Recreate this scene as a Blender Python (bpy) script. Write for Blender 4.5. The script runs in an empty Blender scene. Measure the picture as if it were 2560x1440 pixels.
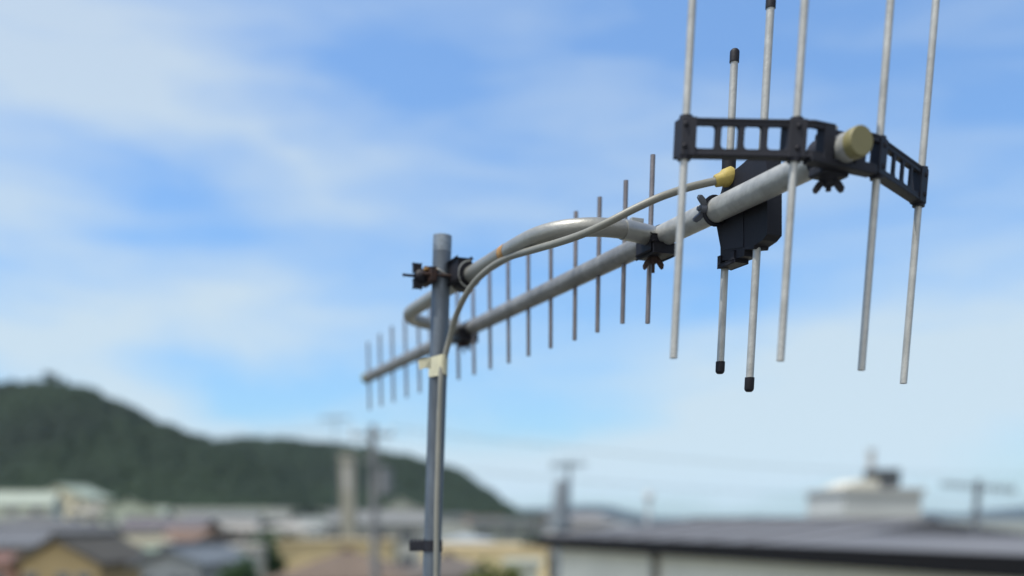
import bpy, bmesh, math, random
import numpy as np
from mathutils import Vector, Matrix, noise
R = math.radians
rnd = random.Random(7)
scene = bpy.context.scene
col = scene.collection

# ------------------------------------------------------------------ camera
F = 2563.0                       # focal length in px of a 2560 px wide frame
PITCH = math.atan(417.0 / F)     # looking slightly down, frame shifted up (top of a tall photo)
CP, SP = math.cos(PITCH), math.sin(PITCH)
CAMH = 9.0
CAM = Vector((0, 0, CAMH))
RIGHT, FWD, UPC = Vector((1, 0, 0)), Vector((0, CP, -SP)), Vector((0, SP, CP))
cd = bpy.data.cameras.new("camera")
cam = bpy.data.objects.new("camera", cd); col.objects.link(cam)
cam.location = CAM
cam.rotation_euler = (R(90) - PITCH, 0, 0)
cd.sensor_width = 36.0
cd.lens = 36.0 * F / 2560.0
cd.shift_y = (1707 - 720) / 2560.0
cd.clip_start = 0.05; cd.clip_end = 30000
cd.dof.use_dof = True
cd.dof.focus_distance = 1.11
cd.dof.aperture_fstop = 2.1
scene.camera = cam

# ------------------------------------------------------------------ light
SUN_EL, SUN_AZ = R(64), R(-112)       # azimuth from +Y towards +X
sd = Vector((math.sin(SUN_AZ) * math.cos(SUN_EL), math.cos(SUN_AZ) * math.cos(SUN_EL), math.sin(SUN_EL)))
sl = bpy.data.lights.new("sun", 'SUN'); sl.energy = 4.2; sl.angle = R(0.6); sl.color = (1.0, 0.95, 0.86)
so = bpy.data.objects.new("sun", sl); col.objects.link(so)
so.rotation_euler = sd.to_track_quat('Z', 'Y').to_euler(); so.location = (0, 0, 200)

scene.view_settings.view_transform = 'Standard'
scene.view_settings.look = 'None'
scene.view_settings.exposure = 0.45
scene.view_settings.gamma = 1.0
scene.cycles.use_denoising = True
scene.cycles.max_bounces = 6
scene.cycles.volume_bounces = 0

def dirpx(px, py):
    X, Y = (px - 1280) / F, (1707 - py) / F
    return (FWD + RIGHT * X + UPC * Y).normalized()

w = bpy.data.worlds.new("World"); scene.world = w; w.use_nodes = True
nt = w.node_tree; nt.nodes.clear()
def N(tree, t, **kw):
    n = tree.nodes.new(t)
    for k, v in kw.items(): setattr(n, k, v)
    return n
def M(tree, op, a, b=None, c=None, clamp=False):
    n = tree.nodes.new('ShaderNodeMath'); n.operation = op; n.use_clamp = clamp
    for i, v in enumerate((a, b, c)):
        if v is None: continue
        if isinstance(v, (int, float)): n.inputs[i].default_value = v
        else: tree.links.new(v, n.inputs[i])
    return n.outputs[0]
def build_world():
    L = nt.links.new
    out = N(nt, 'ShaderNodeOutputWorld'); bg = N(nt, 'ShaderNodeBackground')
    bg.inputs['Strength'].default_value = 0.1
    L(bg.outputs[0], out.inputs[0])
    sky = N(nt, 'ShaderNodeTexSky', sky_type='NISHITA', sun_disc=False)
    sky.sun_elevation = SUN_EL; sky.sun_rotation = SUN_AZ
    sky.air_density = 1.0; sky.dust_density = 0.6; sky.ozone_density = 1.5; sky.altitude = 50
    tint = N(nt, 'ShaderNodeMix', data_type='RGBA', blend_type='MULTIPLY'); tint.inputs[0].default_value = 1
    L(sky.outputs[0], tint.inputs[6])
    tg = N(nt, 'ShaderNodeMix', data_type='RGBA'); tg.inputs[6].default_value = TINT_LOW; tg.inputs[7].default_value = TINT_HIGH
    L(tg.outputs[2], tint.inputs[7])
    tc = N(nt, 'ShaderNodeTexCoord')
    d0 = tc.outputs['Generated']
    # stretched warp so that the cloud edges fray into wisps
    mp = N(nt, 'ShaderNodeMapping'); mp.inputs['Scale'].default_value = (3.0, 3.0, 7.0); mp.inputs['Rotation'].default_value = (0, R(-14), 0)
    L(d0, mp.inputs[0])
    nz = N(nt, 'ShaderNodeTexNoise'); nz.inputs['Scale'].default_value = 1.0; nz.inputs['Detail'].default_value = 6; nz.inputs['Roughness'].default_value = 0.58
    L(mp.outputs[0], nz.inputs['Vector'])
    sub = N(nt, 'ShaderNodeVectorMath', operation='SUBTRACT'); L(nz.outputs['Color'], sub.inputs[0]); sub.inputs[1].default_value = (.5, .5, .5)
    sc = N(nt, 'ShaderNodeVectorMath', operation='MULTIPLY'); L(sub.outputs[0], sc.inputs[0]); sc.inputs[1].default_value = (.30, .30, .14)
    ad = N(nt, 'ShaderNodeVectorMath', operation='ADD'); L(d0, ad.inputs[0]); L(sc.outputs[0], ad.inputs[1])
    dv = ad.outputs[0]
    acc = None
    for (px, py, wx, wy, rot, amp) in CLOUDS:
        n0 = dirpx(px, py)
        tx = Vector((0, 0, 1)).cross(n0).normalized() * -1; ty = tx.cross(n0).normalized()
        if ty.z < 0: ty = -ty
        c, s = math.cos(R(rot)), math.sin(R(rot))
        ax = (tx * c + ty * s) * (F / wx); ay = (ty * c - tx * s) * (F / wy)
        r2 = None
        for a in (ax, ay):
            dt = N(nt, 'ShaderNodeVectorMath', operation='DOT_PRODUCT'); L(dv, dt.inputs[0]); dt.inputs[1].default_value = a
            q = M(nt, 'SUBTRACT', dt.outputs['Value'], a.dot(n0))
            q = M(nt, 'MULTIPLY', q, q)
            r2 = q if r2 is None else M(nt, 'ADD', r2, q)
        g = M(nt, 'EXPONENT', M(nt, 'MULTIPLY', r2, -1.0))
        fr = N(nt, 'ShaderNodeVectorMath', operation='DOT_PRODUCT'); L(d0, fr.inputs[0]); fr.inputs[1].default_value = n0
        g = M(nt, 'MULTIPLY', g, M(nt, 'GREATER_THAN', fr.outputs['Value'], 0.0))
        g = M(nt, 'MULTIPLY', g, amp)
        acc = g if acc is None else M(nt, 'ADD', acc, g)
    # fine wisps everywhere
    mp2 = N(nt, 'ShaderNodeMapping'); mp2.inputs['Scale'].default_value = (2.6, 2.6, 13.0); mp2.inputs['Rotation'].default_value = (0, R(16), 0)
    L(d0, mp2.inputs[0])
    n2 = N(nt, 'ShaderNodeTexNoise'); n2.inputs['Scale'].default_value = 1.7; n2.inputs['Detail'].default_value = 7; n2.inputs['Roughness'].default_value = 0.6; n2.inputs['Distortion'].default_value = 0.4
    L(mp2.outputs[0], n2.inputs['Vector'])
    wv = M(nt, 'MULTIPLY', M(nt, 'SUBTRACT', n2.outputs['Fac'], 0.45), 1.5)
    acc = M(nt, 'ADD', acc, wv)
    # veil near the horizon
    sep = N(nt, 'ShaderNodeSeparateXYZ'); L(d0, sep.inputs[0])
    acc = M(nt, 'ADD', acc, CLOUD_BASE, clamp=True)
    el = M(nt, 'ABSOLUTE', sep.outputs['Z'])
    grad = M(nt, 'DIVIDE', el, 0.42, clamp=True)
    L(grad, tg.inputs[0])
    cc = N(nt, 'ShaderNodeMix', data_type='RGBA'); L(grad, cc.inputs[0])
    cc.inputs[6].default_value = CLOUD_LOW; cc.inputs[7].default_value = CLOUD_HIGH
    # blue part: keeps the sky texture's own gradient
    mx = N(nt, 'ShaderNodeMix', data_type='RGBA'); L(acc, mx.inputs[0]); L(tint.outputs[2], mx.inputs[6]); L(cc.outputs[2], mx.inputs[7])
    # unseen bright cloud added behind the photographer to fill the shaded foreground with light
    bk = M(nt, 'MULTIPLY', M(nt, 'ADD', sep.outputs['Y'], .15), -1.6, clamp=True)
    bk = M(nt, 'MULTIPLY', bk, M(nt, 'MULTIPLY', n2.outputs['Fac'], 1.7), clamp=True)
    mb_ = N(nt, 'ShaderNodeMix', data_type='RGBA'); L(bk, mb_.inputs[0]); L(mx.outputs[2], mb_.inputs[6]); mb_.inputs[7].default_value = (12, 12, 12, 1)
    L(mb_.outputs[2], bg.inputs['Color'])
TINT_LOW = (.60, .87, 1.13, 1); TINT_HIGH = (1.10, 1.34, 1.55, 1)
CLOUD_LOW = (4.7, 5.85, 6.55, 1); CLOUD_HIGH = (3.9, 4.85, 6.1, 1); CLOUD_BASE = 0.0
CLOUDS = [  # px, py, half width, half height, rotation, strength: directions in the sky
    (40, 80, 420, 210, 10, .75), (500, 260, 520, 120, -18, .35), (560, 500, 500, 110, -12, .22),
    (1500, 380, 600, 120, -6, .30), (1150, 560, 380, 70, 0, .25), (650, 790, 420, 90, -6, .50),
    (120, 780, 300, 80, -6, .30), (1100, 100, 700, 60, -8, .12),
    (2350, 850, 600, 210, 14, .95), (2000, 1060, 950, 120, 4, .65), (300, 960, 460, 110, -16, .85),
    (900, 1120, 600, 80, -2, .55), (1900, 1200, 1200, 90, 0, .60), (60, 500, 240, 90, -20, .25), (530, 310, 330, 34, -30, .22), (150, 530, 260, 34, -20, .22), (330, 820, 300, 45, 2, .25), (560, 760, 110, 70, -30, .25),
    (1060, 200, 260, 90, -12, -.38), (360, 470, 210, 80, -25, -.38), (700, 940, 260, 55, -12, -.42), (1350, 1010, 330, 55, -4, -.40), (1650, 60, 300, 70, 0, -.15), (2350, 620, 420, 90, 10, -.20),
    (2500, 40, 300, 120, 0, .15),
]
build_world()

# ------------------------------------------------------------------ helpers
def P(px, py, z):
    """world point seen in direction (px, py) at depth z"""
    return CAM + (FWD + RIGHT * ((px - 1280) / F) + UPC * ((1707 - py) / F)) * z

class MB:
    def __init__(s): s.v = []; s.f = []; s.sm = []
    def add(s, verts, faces, smooth=False):
        b = len(s.v); s.v += [tuple(v) for v in verts]
        for f in faces: s.f.append(tuple(b + i for i in f)); s.sm.append(smooth)
        return s
    def box(s, c, ax, ay, az):           # centre and three half-axis vectors
        c, ax, ay, az = Vector(c), Vector(ax), Vector(ay), Vector(az)
        vs = [c + ax * i + ay * j + az * k for k in (-1, 1) for j in (-1, 1) for i in (-1, 1)]
        return s.add(vs, [(0, 2, 3, 1), (4, 5, 7, 6), (0, 1, 5, 4), (2, 6, 7, 3), (0, 4, 6, 2), (1, 3, 7, 5)])
    def bbox(s, x0, x1, y0, y1, z0, z1):
        return s.box(((x0+x1)/2, (y0+y1)/2, (z0+z1)/2), ((x1-x0)/2, 0, 0), (0, (y1-y0)/2, 0), (0, 0, (z1-z0)/2))
    def rbox(s, c, ax, ay, az, bev):     # bevelled box
        bm = bmesh.new(); bmesh.ops.create_cube(bm, size=2)
        c, ax, ay, az = Vector(c), Vector(ax), Vector(ay), Vector(az)
        for v in bm.verts: v.co = c + ax * v.co.x + ay * v.co.y + az * v.co.z
        bmesh.ops.bevel(bm, geom=bm.edges[:] , offset=bev, segments=2, profile=.5, affect='EDGES')
        bm.verts.index_update()
        s.add([v.co for v in bm.verts], [[v.index for v in f.verts] for f in bm.faces]); bm.free(); return s
    def tube(s, pts, rad, seg=20, cap=(True, True), hollow=None, squash=None):
        pts = [Vector(p) for p in pts]; n = len(pts)
        if not hasattr(rad, '__len__'): rad = [rad] * n
        t0 = (pts[1] - pts[0]).normalized()
        ref = Vector((0, 0, 1)) if abs(t0.z) < .9 else Vector((1, 0, 0))
        a = t0.cross(ref).normalized(); rings = []; vs = []; frames = []
        for i in range(n):
            t = (pts[min(i+1, n-1)] - pts[max(i-1, 0)]).normalized()
            a = (a - t * a.dot(t)).normalized(); b = t.cross(a)
            frames.append((a.copy(), b.copy(), t.copy()))
            for k in range(seg):
                th = 2 * math.pi * k / seg
                vs.append(pts[i] + (a * math.cos(th) + b * math.sin(th)) * rad[i])
        fs = [(i*seg+k, i*seg+(k+1) % seg, (i+1)*seg+(k+1) % seg, (i+1)*seg+k) for i in range(n-1) for k in range(seg)]
        s.add(vs, fs, True)
        for end in (0, 1):
            i = 0 if end == 0 else n - 1
            a_, b_, t_ = frames[i]
            ring = [pts[i] + (a_*math.cos(2*math.pi*k/seg) + b_*math.sin(2*math.pi*k/seg)) * rad[i] for k in range(seg)]
            if hollow:
                ri, dep = hollow
                inn = [pts[i] + (a_*math.cos(2*math.pi*k/seg) + b_*math.sin(2*math.pi*k/seg)) * ri for k in range(seg)]
                off = t_ * (dep if end == 0 else -dep)
                deep = [q + off for q in inn]
                b0 = ring + inn + deep
                f2 = []
                for k in range(seg):
                    k2 = (k+1) % seg
                    f2 += [(k, seg+k, seg+k2, k2) if end == 0 else (k, k2, seg+k2, seg+k)]
                    f2 += [(seg+k, 2*seg+k, 2*seg+k2, seg+k2) if end == 0 else (seg+k, seg+k2, 2*seg+k2, 2*seg+k)]
                f2.append(tuple(range(2*seg, 3*seg)) if end else tuple(range(3*seg-1, 2*seg-1, -1)))
                s.add(b0, f2)
            elif cap[end]:
                s.add(ring, [tuple(range(seg)) if end else tuple(range(seg-1, -1, -1))])
        return s
    def cyl(s, a, b, r, seg=20, r2=None, hollow=None):
        return s.tube([a, b], [r, r if r2 is None else r2], seg, hollow=hollow)
    def prism(s, poly, off):             # planar polygon of 3D points, pushed by off
        poly = [Vector(p) for p in poly]; n = len(poly); off = Vector(off)
        return s.add(poly + [p + off for p in poly], [tuple(range(n-1, -1, -1)), tuple(range(n, 2*n))] + [(i, (i+1) % n, n+(i+1) % n, n+i) for i in range(n)])
    def build(s, name, mat, parent=None, origin=None):
        me = bpy.data.meshes.new(name)
        o0 = Vector(origin) if origin is not None else (Vector(parent.matrix_world.translation) if parent else Vector((0, 0, 0)))
        me.from_pydata([tuple(Vector(v) - o0) for v in s.v], [], s.f)
        me.polygons.foreach_set('use_smooth', s.sm); me.validate(); me.update()
        bm = bmesh.new(); bm.from_mesh(me); bmesh.ops.recalc_face_normals(bm, faces=bm.faces); bm.to_mesh(me); bm.free()
        me.materials.append(mat)
        o = bpy.data.objects.new(name, me); col.objects.link(o)
        if parent is not None:
            o.parent = parent; o.location = o0 - ORG[parent.name]
        else: o.location = o0
        ORG[o.name] = o0
        return o
ORG = {}
def tag(o, label=None, cat=None, group=None, kind=None):
    if label: o['label'] = label
    if cat: o['category'] = cat
    if group: o['group'] = group
    if kind: o['kind'] = kind
    return o
def thing(name, loc, label, cat, group=None):
    o = bpy.data.objects.new(name, None); col.objects.link(o); o.location = loc; o.empty_display_size = .1
    ORG[o.name] = Vector(loc); o.matrix_world = Matrix.Translation(loc)
    return tag(o, label, cat, group)
def part(mb, name, mat, parent): return mb.build(name, mat, parent, origin=ORG[parent.name])

def mat(name, base, rough=.6, metal=0.0, var=.15, scale=8.0, bump=0.0, bscale=60.0, spec=.5, var2=None, stretch=(1, 1, 1), wave=None, edge=.5):
    m = bpy.data.materials.new(name); m.use_nodes = True; t = m.node_tree; L = t.links.new
    p = t.nodes['Principled BSDF']; p.inputs['Roughness'].default_value = rough; p.inputs['Metallic'].default_value = metal
    p.inputs['Specular IOR Level'].default_value = spec
    tc = N(t, 'ShaderNodeTexCoord'); mp = N(t, 'ShaderNodeMapping'); mp.inputs['Scale'].default_value = stretch
    L(tc.outputs['Object'], mp.inputs[0])
    nz = N(t, 'ShaderNodeTexNoise'); nz.inputs['Scale'].default_value = scale; nz.inputs['Detail'].default_value = 6; nz.inputs['Roughness'].default_value = .6
    L(mp.outputs[0], nz.inputs['Vector'])
    rp = N(t, 'ShaderNodeMapRange'); rp.inputs[1].default_value = .3; rp.inputs[2].default_value = .7; L(nz.outputs['Fac'], rp.inputs[0])
    mx = N(t, 'ShaderNodeMix', data_type='RGBA'); L(rp.outputs[0], mx.inputs[0])
    c2 = var2 if var2 else tuple(min(1, c * (1 + var)) for c in base)
    c1 = tuple(c * (1 - var) for c in base) if not var2 else base
    mx.inputs[6].default_value = (*c1, 1); mx.inputs[7].default_value = (*c2, 1)
    L(mx.outputs[2], p.inputs['Base Color'])
    rr = N(t, 'ShaderNodeMapRange'); rr.inputs[3].default_value = max(.05, rough - .1); rr.inputs[4].default_value = min(1, rough + .1)
    L(nz.outputs['Fac'], rr.inputs[0]); L(rr.outputs[0], p.inputs['Roughness'])
    if bump or wave:
        bn = N(t, 'ShaderNodeBump'); L(bn.outputs[0], p.inputs['Normal'])
        if wave:
            wv = N(t, 'ShaderNodeTexWave'); wv.inputs['Scale'].default_value = wave[0]; wv.bands_direction = wave[1]
            wv.inputs['Distortion'].default_value = .3
            L(tc.outputs['Object'], wv.inputs['Vector']); L(wv.outputs['Fac'], bn.inputs['Height']); bn.inputs['Strength'].default_value = wave[2]; bn.inputs['Distance'].default_value = .05
        else:
            n3 = N(t, 'ShaderNodeTexNoise'); n3.inputs['Scale'].default_value = bscale; n3.inputs['Detail'].default_value = 4
            L(tc.outputs['Object'], n3.inputs['Vector']); L(n3.outputs['Fac'], bn.inputs['Height'])
            bn.inputs['Strength'].default_value = bump; bn.inputs['Distance'].default_value = .002
    return m

# ------------------------------------------------------------------ antenna frame of reference
U = Vector((-.4222, 1 / CP, 0)).normalized()      # along the level boom, away from the camera
S = Vector((U.y, -U.x, 0))                        # level, across the boom (to the right and away)
UPW = Vector((0, 0, 1))
B0 = P(2152, 352, .89)
KU = U.dot(FWD)
def A(zb, s=0, h=0):
    """boom frame: station zb along the boom (by its depth), s across, h above the axis"""
    return B0 + U * ((zb - .89) / KU) + S * s + UPW * h
def zb_of(px): return 1736.0 / (px - 198)

M_BOOM = mat('aged_aluminium_boom', (.18, .18, .172), rough=.5, metal=.35, var=.34, scale=38, bump=.25, bscale=240, stretch=(1, 1, 1))
M_BOOM2 = mat('pale_aluminium_boom', (.27, .275, .262), rough=.5, metal=.3, var=.2, scale=70, bump=.2, bscale=240)
M_ROD = mat('aluminium_rod', (.32, .325, .31), rough=.45, metal=.35, var=.2, scale=55, bump=.15, bscale=300)
M_DIR = mat('dull_aluminium_rod', (.15, .14, .145), rough=.45, metal=.45, var=.25, scale=40, bump=.15, bscale=300)
M_BAR = mat('galvanised_stay_pipe', (.22, .22, .20), rough=.42, metal=.4, var=.16, scale=22, bump=.2, bscale=260)
M_MAST = mat('galvanised_mast', (.088, .108, .132), rough=.5, metal=.4, var=.32, scale=55, bump=.2, bscale=200, stretch=(1, 1, .22))
M_MASTTOP = mat('galvanised_mast_end', (.17, .20, .23), rough=.5, metal=.4, var=.35, scale=90, bump=.3, bscale=200)
M_BLACK = mat('black_plastic', (.008, .008, .012), rough=.6, spec=.25, var=.25, scale=30, bump=.1, bscale=400)
M_BRKT = mat('charcoal_plastic_bracket', (.011, .012, .018), rough=.65, spec=.28, var=.2, scale=40, bump=.1, bscale=400)
M_RUST = mat('rusty_clamp_metal', (.012, .009, .009), rough=.7, metal=.2, var2=(.048, .018, .011), scale=150, bump=.4, bscale=400)
M_STEEL = mat('clamp_steel', (.30, .305, .29), rough=.4, metal=.6, var=.15, scale=40)
M_ORANGE = mat('worn_orange_sticker', (.20, .07, .015), rough=.7, var2=(.36, .24, .08), scale=160)
M_YCAP = mat('faded_yellow_end_cap', (.150, .135, .055), rough=.6, var=.08, scale=60)
M_YEL = mat('yellow_rubber_boot', (.30, .235, .065), rough=.6, spec=.3, var=.25, scale=90, bump=.3, bscale=200)
M_CABLE = mat('grey_cable_jacket', (.155, .155, .132), rough=.5, var=.12, scale=25, bump=.15, bscale=150)
M_TAPE = mat('cream_vinyl_tape', (.44, .42, .29), rough=.5, var=.08, scale=60, bump=.4, bscale=60)

ant = thing('television_antenna', A(1.5, -.138), 'long grey antenna with black V-shaped reflector frame clamped to the near mast', 'antenna')

def wing_nut(c, axis, spread, r=.005, wing=.012, length=.02, bolt=.008):
    c, axis, spread = Vector(c), Vector(axis).normalized(), Vector(spread).normalized()
    t = axis.cross(spread).normalized()
    m = MB(); m.cyl(c, c + axis * length * .5, r, 16, r * .8)
    m.cyl(c + axis * length * .5, c + axis * (length * .5 + bolt), r * .45, 10)
    for sg in (-1, 1):
        poly = [(0.5*r, 0), (r*1.2, 0), (wing*.85, length*.28), (wing*1.08, length*.62), (wing*1.02, length*.85), (wing*.8, length*.92), (wing*.58, length*.72), (r*.9, length*.45), (.5*r, length*.42)]
        m.prism([c + spread * (sg * a) + axis * b - t * .0018 for a, b in poly], t * .0036)
    return m

# boom, in sections with joint sleeves
RB = .0125
Z_FAR = zb_of(914)
mb = MB(); mb.cyl(A(.896), A(1.195), RB, 40, hollow=(RB*.85, .01)); part(mb, 'boom', M_BOOM2, ant)
mb = MB(); mb.cyl(A(1.201), A(1.775), RB*.975, 40); mb.cyl(A(1.781), A(Z_FAR-.006), RB*.96, 40); part(mb, 'boom', M_BOOM, ant)
for z0_, z1_ in ((1.194, 1.203), (1.768, 1.788)):
    mb = MB(); mb.cyl(A(z0_), A(z1_), RB*1.06, 40); part(mb, 'joint_ring', M_BLACK, ant)
mb = MB()
mb.tube([A(.8975), A(.8925), A(.8895), A(.8885)], [RB*1.035, RB*1.035, RB*1.02, RB*.96], 40); part(mb, 'end_cap', M_YCAP, ant)
mb = MB(); mb.tube([A(Z_FAR-.02), A(Z_FAR-.002), A(Z_FAR+.002)], [RB*1.03, RB*1.03, RB*.9], 32); part(mb, 'end_cap', mat('olive_end_cap', (.20, .21, .10), var=.1), ant)

def roll_axes(roll):
    wv = (UPW * math.cos(roll) + S * math.sin(roll)); sv = (S * math.cos(roll) - UPW * math.sin(roll))
    return sv, wv
# directors
dirs = [(1623, .0968, .093, .013), (1558, .0864, .0825, .010), (1494, .0856, .0823, .006), (1436, .0856, .082, .001), (1375, .085, .0812, -.004),
        (1319, .085, .0811, -.005), (1269, .0845, .081, -.007), (1223, .084, .080, -.008), (1182, .0835, .0798, -.009), (1143, .083, .0785, -.009),
        (1107, .083, .078, -.009), (1075, .083, .078, -.008), (1046, .082, .077, -.007), (1013, .081, .0775, -.010), (980.5, .0812, .0765, -.006), (950, .0805, .076, -.005), (921, .078, .075, -.004)]
for px, up_, dn, roll in dirs:
    c = A(zb_of(px)); sv, wv = roll_axes(roll)
    m = MB(); m.cyl(c - wv * dn, c + wv * up_, .0030, 16, hollow=(.0021, .004))
    part(m, 'director_rod', M_DIR, ant)

# reflector bracket and rods
ROLL = .034
sv, wv = roll_axes(ROLL)
ZH = .9128
def Q(a, w_, d=0.0):
    """bracket frame: a across, w_ up, d towards the directors"""
    b = .46 * max(0.0, abs(a) - .034)
    return A(ZH, 0, .0022) + sv * a + wv * w_ + U * (b + d)
HB = .0155; DEP = .0064
mb = MB()
def seg_box(a0, a1, w0, w1, d0=-DEP, d1=DEP, bev=.0008):
    p = [Q(a, w_, d) for a in (a0, a1) for w_ in (w0, w1) for d in (d0, d1)]
    bm = bmesh.new(); vs = [bm.verts.new(q) for q in p]
    for f in ((0, 1, 3, 2), (4, 6, 7, 5), (0, 4, 5, 1), (2, 3, 7, 6), (0, 2, 6, 4), (1, 5, 7, 3)): bm.faces.new([vs[i] for i in f])
    bmesh.ops.recalc_face_normals(bm, faces=bm.faces)
    bmesh.ops.bevel(bm, geom=bm.edges[:], offset=bev, segments=2, profile=.5, affect='EDGES')
    bm.verts.index_update()
    mb.add([v.co for v in bm.verts], [[v.index for v in f.verts] for f in bm.faces]); bm.free()
def corner(a, w_, sa, sw, r=.0028):          # small fillet that rounds a window's corner
    pts = [Q(a, w_, -DEP*.8)] + [Q(a + sa*r*(1-math.cos(t)), w_ + sw*r*(1-math.sin(t)), -DEP*.8) for t in (0, R(30), R(60), R(90))]
    mb.prism(pts, U * DEP * .55)
for sg in (-1, 1):
    o = lambda x: sg * x
    def sb(a0, a1, w0, w1, **k): seg_box(*sorted((o(a0), o(a1))), w0, w1, **k)
    RT = .0060                                  # rail height
    FL = .0026
    for x0, x1 in ((.034, .1380), (.012, .0345)):
        sb(x0, x1, HB-FL, HB); sb(x0, x1, -HB, -HB+FL)                       # flanges
        sb(x0, x1, HB-RT, HB-FL+.0002, d0=-DEP*.86, d1=-DEP*.2, bev=.0003); sb(x0, x1, -HB+FL-.0002, -HB+RT, d0=-DEP*.86, d1=-DEP*.2, bev=.0003)
    sb(.1275, .1425 if sg > 0 else .1395, -HB-.0005, HB+.0005, d0=-DEP-.0006, d1=DEP+.0006)        # end post holding the outer rod
    sb(.0405, .0545, -HB-.0005, HB+.0005, d0=-DEP-.0006, d1=DEP+.0006)      # post holding the inner rod
    div = [.0545 + (.1275-.0545) * i/4 for i in range(5)]
    for x in div[1:-1]: sb(x-.0021, x+.0021, -HB+.004, HB-.004, d0=-DEP*.8, d1=-DEP*.2, bev=.0004)
    for i in range(4):
        x0 = div[i] + (.0022 if i else 0); x1 = div[i+1] - (.0022 if i < 3 else 0)
        for (xx, sa) in ((x0, 1), (x1, -1)):
            for (ww, sw) in ((HB-RT, -1), (-HB+RT, 1)): corner(o(xx), ww, sa*sg, sw)
    # collars round the rods
    for a_ in ((.1335, .046) if sg < 0 else (.137, .047)):
        for q0, q1 in ((HB, HB+.0026), (-HB-.0026, -HB)):
            mb.cyl(Q(o(a_), q0), Q(o(a_), q1), .0060, 18)
    # solid web near the hub
    sb(.012, .0235, -HB+.001, HB-.001, d0=-DEP*.95, d1=DEP*.95)
# hub that grips the boom
mb.cyl(A(.9165), A(.938), RB*1.40, 36)
hc = A(.9265, 0, 0)
mb.rbox(hc - wv*.0150, sv*.0150, U*.0105, wv*.0045, .002)
mb.rbox(hc + wv*.0155, sv*.0115, U*.0095, wv*.0035, .0015)
mb.cyl(hc - wv*.0185, hc - wv*.0215, .0095, 18, .0070)
seg_box(-.036, .036, -HB-.0028, -HB+.0026, d0=-DEP-.0008, d1=DEP*.9)
part(mb, 'reflector_frame', M_BRKT, ant)
# recessed screw heads on the posts
for sg in (-1, 1):
    for a_ in (.1365, .0475):
        for ww in (-.0085, .0095):
            m = MB(); c = Q(sg*a_, ww, -DEP-.0004); m.tube([c, c - U*.0012, c - U*.0018], [.0024, .0024, .0014], 12); part(m, 'screw', M_BLACK, ant)
part(wing_nut(A(.9265, 0, -.0195), -UPW, S*.9-U*.5, r=.0055, wing=.0130, length=.0135, bolt=.004), 'wing_nut', M_BLACK, ant)
part(wing_nut(A(.926, .002, .0195), UPW, S, r=.0035, wing=.0035, length=.006, bolt=.002), 'bolt_head', M_STEEL, ant)
for a_ in (-.1335, -.046, .047, .137):
    m = MB(); c = Q(a_, 0)
    m.cyl(c - wv*.187, c + wv*.190, .00355, 24, hollow=(.0026, .006)); part(m, 'reflector_rod', M_ROD, ant)

# driven elements with black end caps and the housing
sE = .0200
def elem(zbE, h0, hdn, hup, roll, capl):
    _, w2 = roll_axes(roll)
    c = A(zbE, sE, h0)
    m = MB(); m.cyl(c - w2*hdn, c + w2*hup, .0041, 24); r = part(m, 'driven_element', M_ROD, ant)
    for sgn, hh in ((-1, hdn), (1, hup)):
        e = c + w2 * (sgn * hh); i = -w2 * sgn
        m = MB(); m.tube([e + i*(capl-.002), e, e - i*.0015, e - i*.003], [.0051, .0051, .0046, .003], 20)
        q = part(m, 'rubber_cap', M_BLACK, r)
    return r
elem(1.047, .006, .195, .186, .025, .0135)
elem(1.100, .004, .1675, .158, .018, .012)

def on_plane(px, py, s):
    """point where the sight line meets the upright plane at offset s beside the boom"""
    d = dirpx(px, py); o = A(1.0, s)
    t = (o - CAM).dot(S) / d.dot(S); return CAM + d * t
def outline(pts, s): return [on_plane(x, y, s) for x, y in pts]
body = [(1803, 478), (1812, 442), (1846, 418), (1872, 396), (1900, 374), (1914, 380), (1918, 430), (1918, 585), (1906, 600), (1886, 614), (1884, 622), (1862, 624), (1860, 640), (1836, 648), (1801, 652), (1801, 618), (1791, 564), (1793, 510)]
mb = MB(); inner = outline(body, .0122)
mb.prism(inner, S * .018)
part(mb, 'housing', M_BLACK, ant)
hs = part(MB().prism(outline([(1805, 625), (1805, 520), (1858, 494), (1858, 618)], .0114), S * .0015), 'housing_lid', M_BRKT, ant)
mb = MB(); mb.cyl(A(1.100, sE, .036), A(1.100, sE, .063), .0075, 18); part(mb, 'rod_sleeve', M_BLACK, ant)
mb = MB()                                                # foot of the housing with its little gaps
c = A(1.092, sE, -.062)
mb.rbox(A(1.086, .019, -.0545), U*.0155, S*.0085, UPW*.0018, .0006)
mb.rbox(A(1.076, .019, -.050), U*.0025, S*.0085, UPW*.006, .0006); mb.rbox(A(1.099, .019, -.050), U*.0025, S*.0085, UPW*.006, .0006)
part(mb, 'housing_foot', M_BLACK, ant)
mb = MB(); mb.tube([A(1.094, a*RB*1.12, b*RB*1.12) for a, b in [(math.cos(R(t)), math.sin(R(t))) for t in range(0, 361, 15)]], .0022, 8)
part(mb, 'housing_clamp', M_BRKT, ant)
part(wing_nut(A(1.094, -.0125, .0), -S, UPW*.9-U*.35, r=.0048, wing=.0125, length=.013, bolt=.003), 'wing_nut', mat('dark_grey_plastic', (.06, .068, .085), rough=.5, var=.2, scale=40), ant)

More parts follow.
